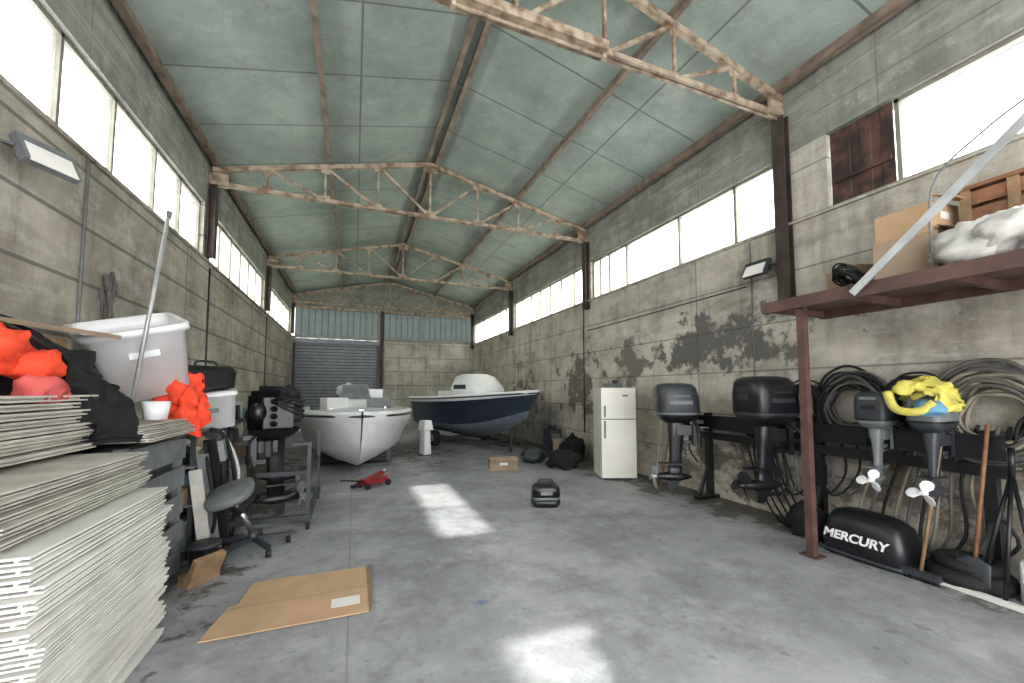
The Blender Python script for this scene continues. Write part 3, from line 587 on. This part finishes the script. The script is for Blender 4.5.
def coil(name,loc,r,n,m,tr,sd,rot=(0,90,0),flat=.9,m2=None):
    random.seed(sd); b=Bd()
    for k in range(n):
        rr=r*random.uniform(.68,1.1); ox=random.uniform(-.1,.1)*r*2; oy=random.uniform(-.1,.1)*r*2; oz=random.uniform(-.05,.05)
        P=[(ox+rr*math.cos(a)*random.uniform(.94,1.06)+(.1*r),oy+rr*flat*math.sin(a)*random.uniform(.94,1.06),oz+random.uniform(-.01,.01)) for a in [i*2*math.pi/12 for i in range(12)]]
        b.tube(P,tr,m2 if (m2 and k%3==0) else m,n=7,closed=True,sub=4)
    return b.fin(name,loc,rot=rot)
coil('hose_coil',(4.98,2.72,1.46),.34,26,M_rub,.014,4,m2=M_hose); coil('cable_coil',(5.0,3.2,1.44),.25,18,M_rub,.012,6); coil('hose_coil',(4.97,1.66,1.42),.37,32,M_hose,.017,8,m2=M_hose2); coil('cable_coil',(5.0,2.2,1.5),.22,16,M_rub,.012,14); coil('cable_coil',(5.02,3.95,1.25),.2,9,M_rub,.01,24,m2=M_hose2); coil('hose_coil',(4.98,1.3,1.2),.28,12,M_rub,.014,31)
coil('cable_coil',(4.34,2.35,2.68),.12,10,M_rub,.009,11,rot=(20,40,0))
b=Bd()
for i in range(12):
    y=1.6+i*.06; b.tube([(4.99,y,1.3),(4.97,y+.12,.7+i*.04),(4.99,y+.04*i,.35),(4.97,y+.25,.1)],.014,(M_rub,M_hose,M_hose2)[i%3])
for i in range(10): b.tube([(5.0,2.6+i*.14,1.2),(4.99,2.55+i*.13,.8-i*.05),(5.0,2.85+i*.12,.45-i*.02),(5.0,3.05+i*.12,.95)],.012,M_rub if i%3 else M_hose)
for i in range(5): b.tube([(4.55,2.75+i*.05,.03),(4.7,2.85+i*.08,.03),(4.85,3.1+i*.1,.04),(4.95,3.4+i*.1,.4),(4.99,3.5+i*.1,1.0)],.012,M_rub)
b.fin('hanging_hoses')
b=Bd(); b.sup([(0,0,0,.19,.32,5),(0,0,.02,.21,.345,5),(0,0,.2,.21,.335,5),(0,.0,.35,.18,.30,4),(0,.02,.41,.14,.24,3.4),(0,.04,.435,.07,.15,3)],M_blk); b.sup([(0,0,.02,.215,.35,5),(0,0,.05,.215,.35,5)],M_dgrey)
cow=b.fin('engine_cowling',(4.62,2.42,0),0)
cu=bpy.data.curves.new('lettering','FONT'); cu.body='MERCURY'; cu.size=.115; cu.extrude=.003; cu.offset=.003; cu.shear=.25; cu.align_x='CENTER'; cu.align_y='CENTER'; cu.materials.append(M_txt)
to=bpy.data.objects.new('lettering',cu); S.collection.objects.link(to); to.parent=cow
to.matrix_local=Matrix.Translation((-.214,.03,.20))@Matrix(((0,0,-1,0),(-1,0,0,0),(0,1,0,0),(0,0,0,1)))
bag('black_sack',(4.7,3.02,0),(.16,.22,.18),8)
b=Bd(); b.cyl((4.48,2.0,.06),(4.74,1.9,1.3),.013,M_wood); b.box((4.47,2.0,.06),(.06,.26,.05),M_dgrey)
for i in range(12): b.cyl((4.47,1.89+i*.02,.05),(4.46,1.88+i*.022,.0),.008,M_blk,n=6)
b.fin('broom')
b=Bd(); b.cyl((4.62,1.72,.25),(4.8,1.66,1.32),.014,M_woodr); b.sup([(0,0,0,.012,.03,2),(0,0,.08,.014,.1,3),(0,0,.24,.014,.1,3),(0,0,.28,.014,.03,3)],M_dgrey,T=Matrix.Translation((4.58,1.73,.0))@Matrix.Rotation(.16,4,'Y')); b.fin('shovel')
b=Bd()
for y in(0,.18,-.16): b.cyl((4.8,1.55,.95),(4.55+abs(y)*.6,1.55+y,.0),.014,M_blk)
b.cyl((4.8,1.55,.93),(4.82,1.55,1.15),.02,M_blk); b.fin('tripod')
b=Bd(); b.tube([(.2*math.cos(a),.2*math.sin(a),.07) for a in[i*math.pi/8 for i in range(16)]],.07,M_rub,n=12,closed=True,sub=2)
b.tube([(.17*math.cos(a),.17*math.sin(a),.17) for a in[i*math.pi/8 for i in range(16)]],.05,M_rub,n=12,closed=True,sub=2); b.fin('small_tyre',(4.78,1.82,0))
b=Bd(); b.sup([(0,0,0,.11,.16,6),(0,0,.3,.11,.16,6),(0,.0,.36,.08,.12,4)],M_gelw); b.cyl((0,-.08,.35),(0,-.08,.41),.03,M_red); b.tube([(0,.1,.35),(0,.08,.41),(0,-.02,.41),(0,-.04,.36)],.015,M_gelw); b.fin('jerrycan',(4.82,1.38,0),10)
b=Bd(); b.box((4.52,1.38,.02),(.05,1.5,.035),M_white,rot=(0,0,-4)); b.fin('plastic_trunking')
# ------------------------------------------------------------------ shelf
b=Bd(); X0,X1,Y0,Y1,H=4.1,5.08,-.6,3.02,2.5
b.box(((X0+X1)/2,(Y0+Y1)/2,H+.02),(X1-X0,Y1-Y0,.03),M_brown); b.box((X0,(Y0+Y1)/2,H-.03),(.05,Y1-Y0,.11),M_brown); b.box((X1-.03,(Y0+Y1)/2,H-.03),(.05,Y1-Y0,.1),M_brown)
for i in range(6): b.box(((X0+X1)/2,Y1-.03-i*.7,H-.03),(X1-X0,.05,.08),M_brown)
for y in(2.67,.2): b.box((4.17,y,H/2-.03),(.07,.07,H-.06),M_brown); b.box((4.17,y,.005),(.16,.16,.01),M_brown)
b.fin('storage_platform')
ZS=H+.036
cbox('cardboard_box',(4.62,1.98,ZS),(.42,.42,.38),8,M_card2); cbox('cardboard_box',(4.64,1.96,ZS+.385),(.38,.4,.26),-4,M_card); cbox('cardboard_box',(4.78,2.5,ZS),(.36,.34,.3),-15,M_card2,False)
b=Bd()
for i in range(5): b.box((4.66,1.38,ZS+.06+i*.14),(.02,.56,.11),M_woodr); b.box((4.98,1.38,ZS+.06+i*.14),(.02,.56,.11),M_woodr); b.box((4.82,1.10,ZS+.06+i*.14),(.32,.02,.11),M_woodr); b.box((4.82,1.66,ZS+.06+i*.14),(.32,.02,.11),M_woodr)
for y in(1.12,1.38,1.64): b.box((4.645,y,ZS+.35),(.02,.06,.7),M_wood)
b.box((4.82,1.38,ZS+.71),(.4,.62,.03),M_woodr); b.fin('wooden_crate')
b=Bd(); b.ell((4.40,1.46,ZS+.15),(.18,.26,.18),M_sack,n=32,k=22,amp=.4,sd=2,flat=-.145); b.ell((4.38,1.0,ZS+.18),(.2,.3,.21),M_sack,n=32,k=22,amp=.35,sd=9,flat=-.175); b.ell((4.32,1.28,ZS+.2),(.16,.22,.14),M_sack,n=28,k=18,amp=.4,sd=5); b.fin('fabric_sacks')
b=Bd(); b.beam((4.03,2.15,2.44),(4.03,.5,3.93),.02,.06,M_lgrey); b.beam((4.05,2.15,2.46),(4.05,.5,3.95),.03,.02,M_lgrey); b.fin('aluminium_bar')
b=Bd(); b.tube([(4.3,1.72,2.56),(4.35,1.72,3.25),(4.4,1.45,3.55),(4.4,1.1,3.7),(4.4,.8,3.6),(4.4,.6,2.56)],.008,M_grey); b.fin('bent_hoop')
# ------------------------------------------------------------------ light
w=bpy.data.worlds.new('World'); S.world=w; w.use_nodes=True
bg=w.node_tree.nodes['Background']; bg.inputs[0].default_value=(.97,.98,1,1); bg.inputs[1].default_value=5.4
su=bpy.data.lights.new('sun','SUN'); su.energy=6.8; su.angle=math.radians(1.5); su.color=(1,.98,.94)
so=bpy.data.objects.new('sun',su); S.collection.objects.link(so); so.rotation_euler=Vector((4.0,-.22,4.16)).to_track_quat('Z','Y').to_euler(); so.location=(15,-2,14)
# ------------------------------------------------------------------ camera
cam=bpy.data.cameras.new('camera'); co=bpy.data.objects.new('camera',cam); S.collection.objects.link(co)
co.location=(0,0,1.6); co.rotation_euler=(math.radians(93.55),0,math.radians(-21.4)); cam.lens=403/1024*36; cam.shift_y=.023; cam.clip_start=.05
S.camera=co
S.view_settings.view_transform='Standard'; S.view_settings.exposure=.5
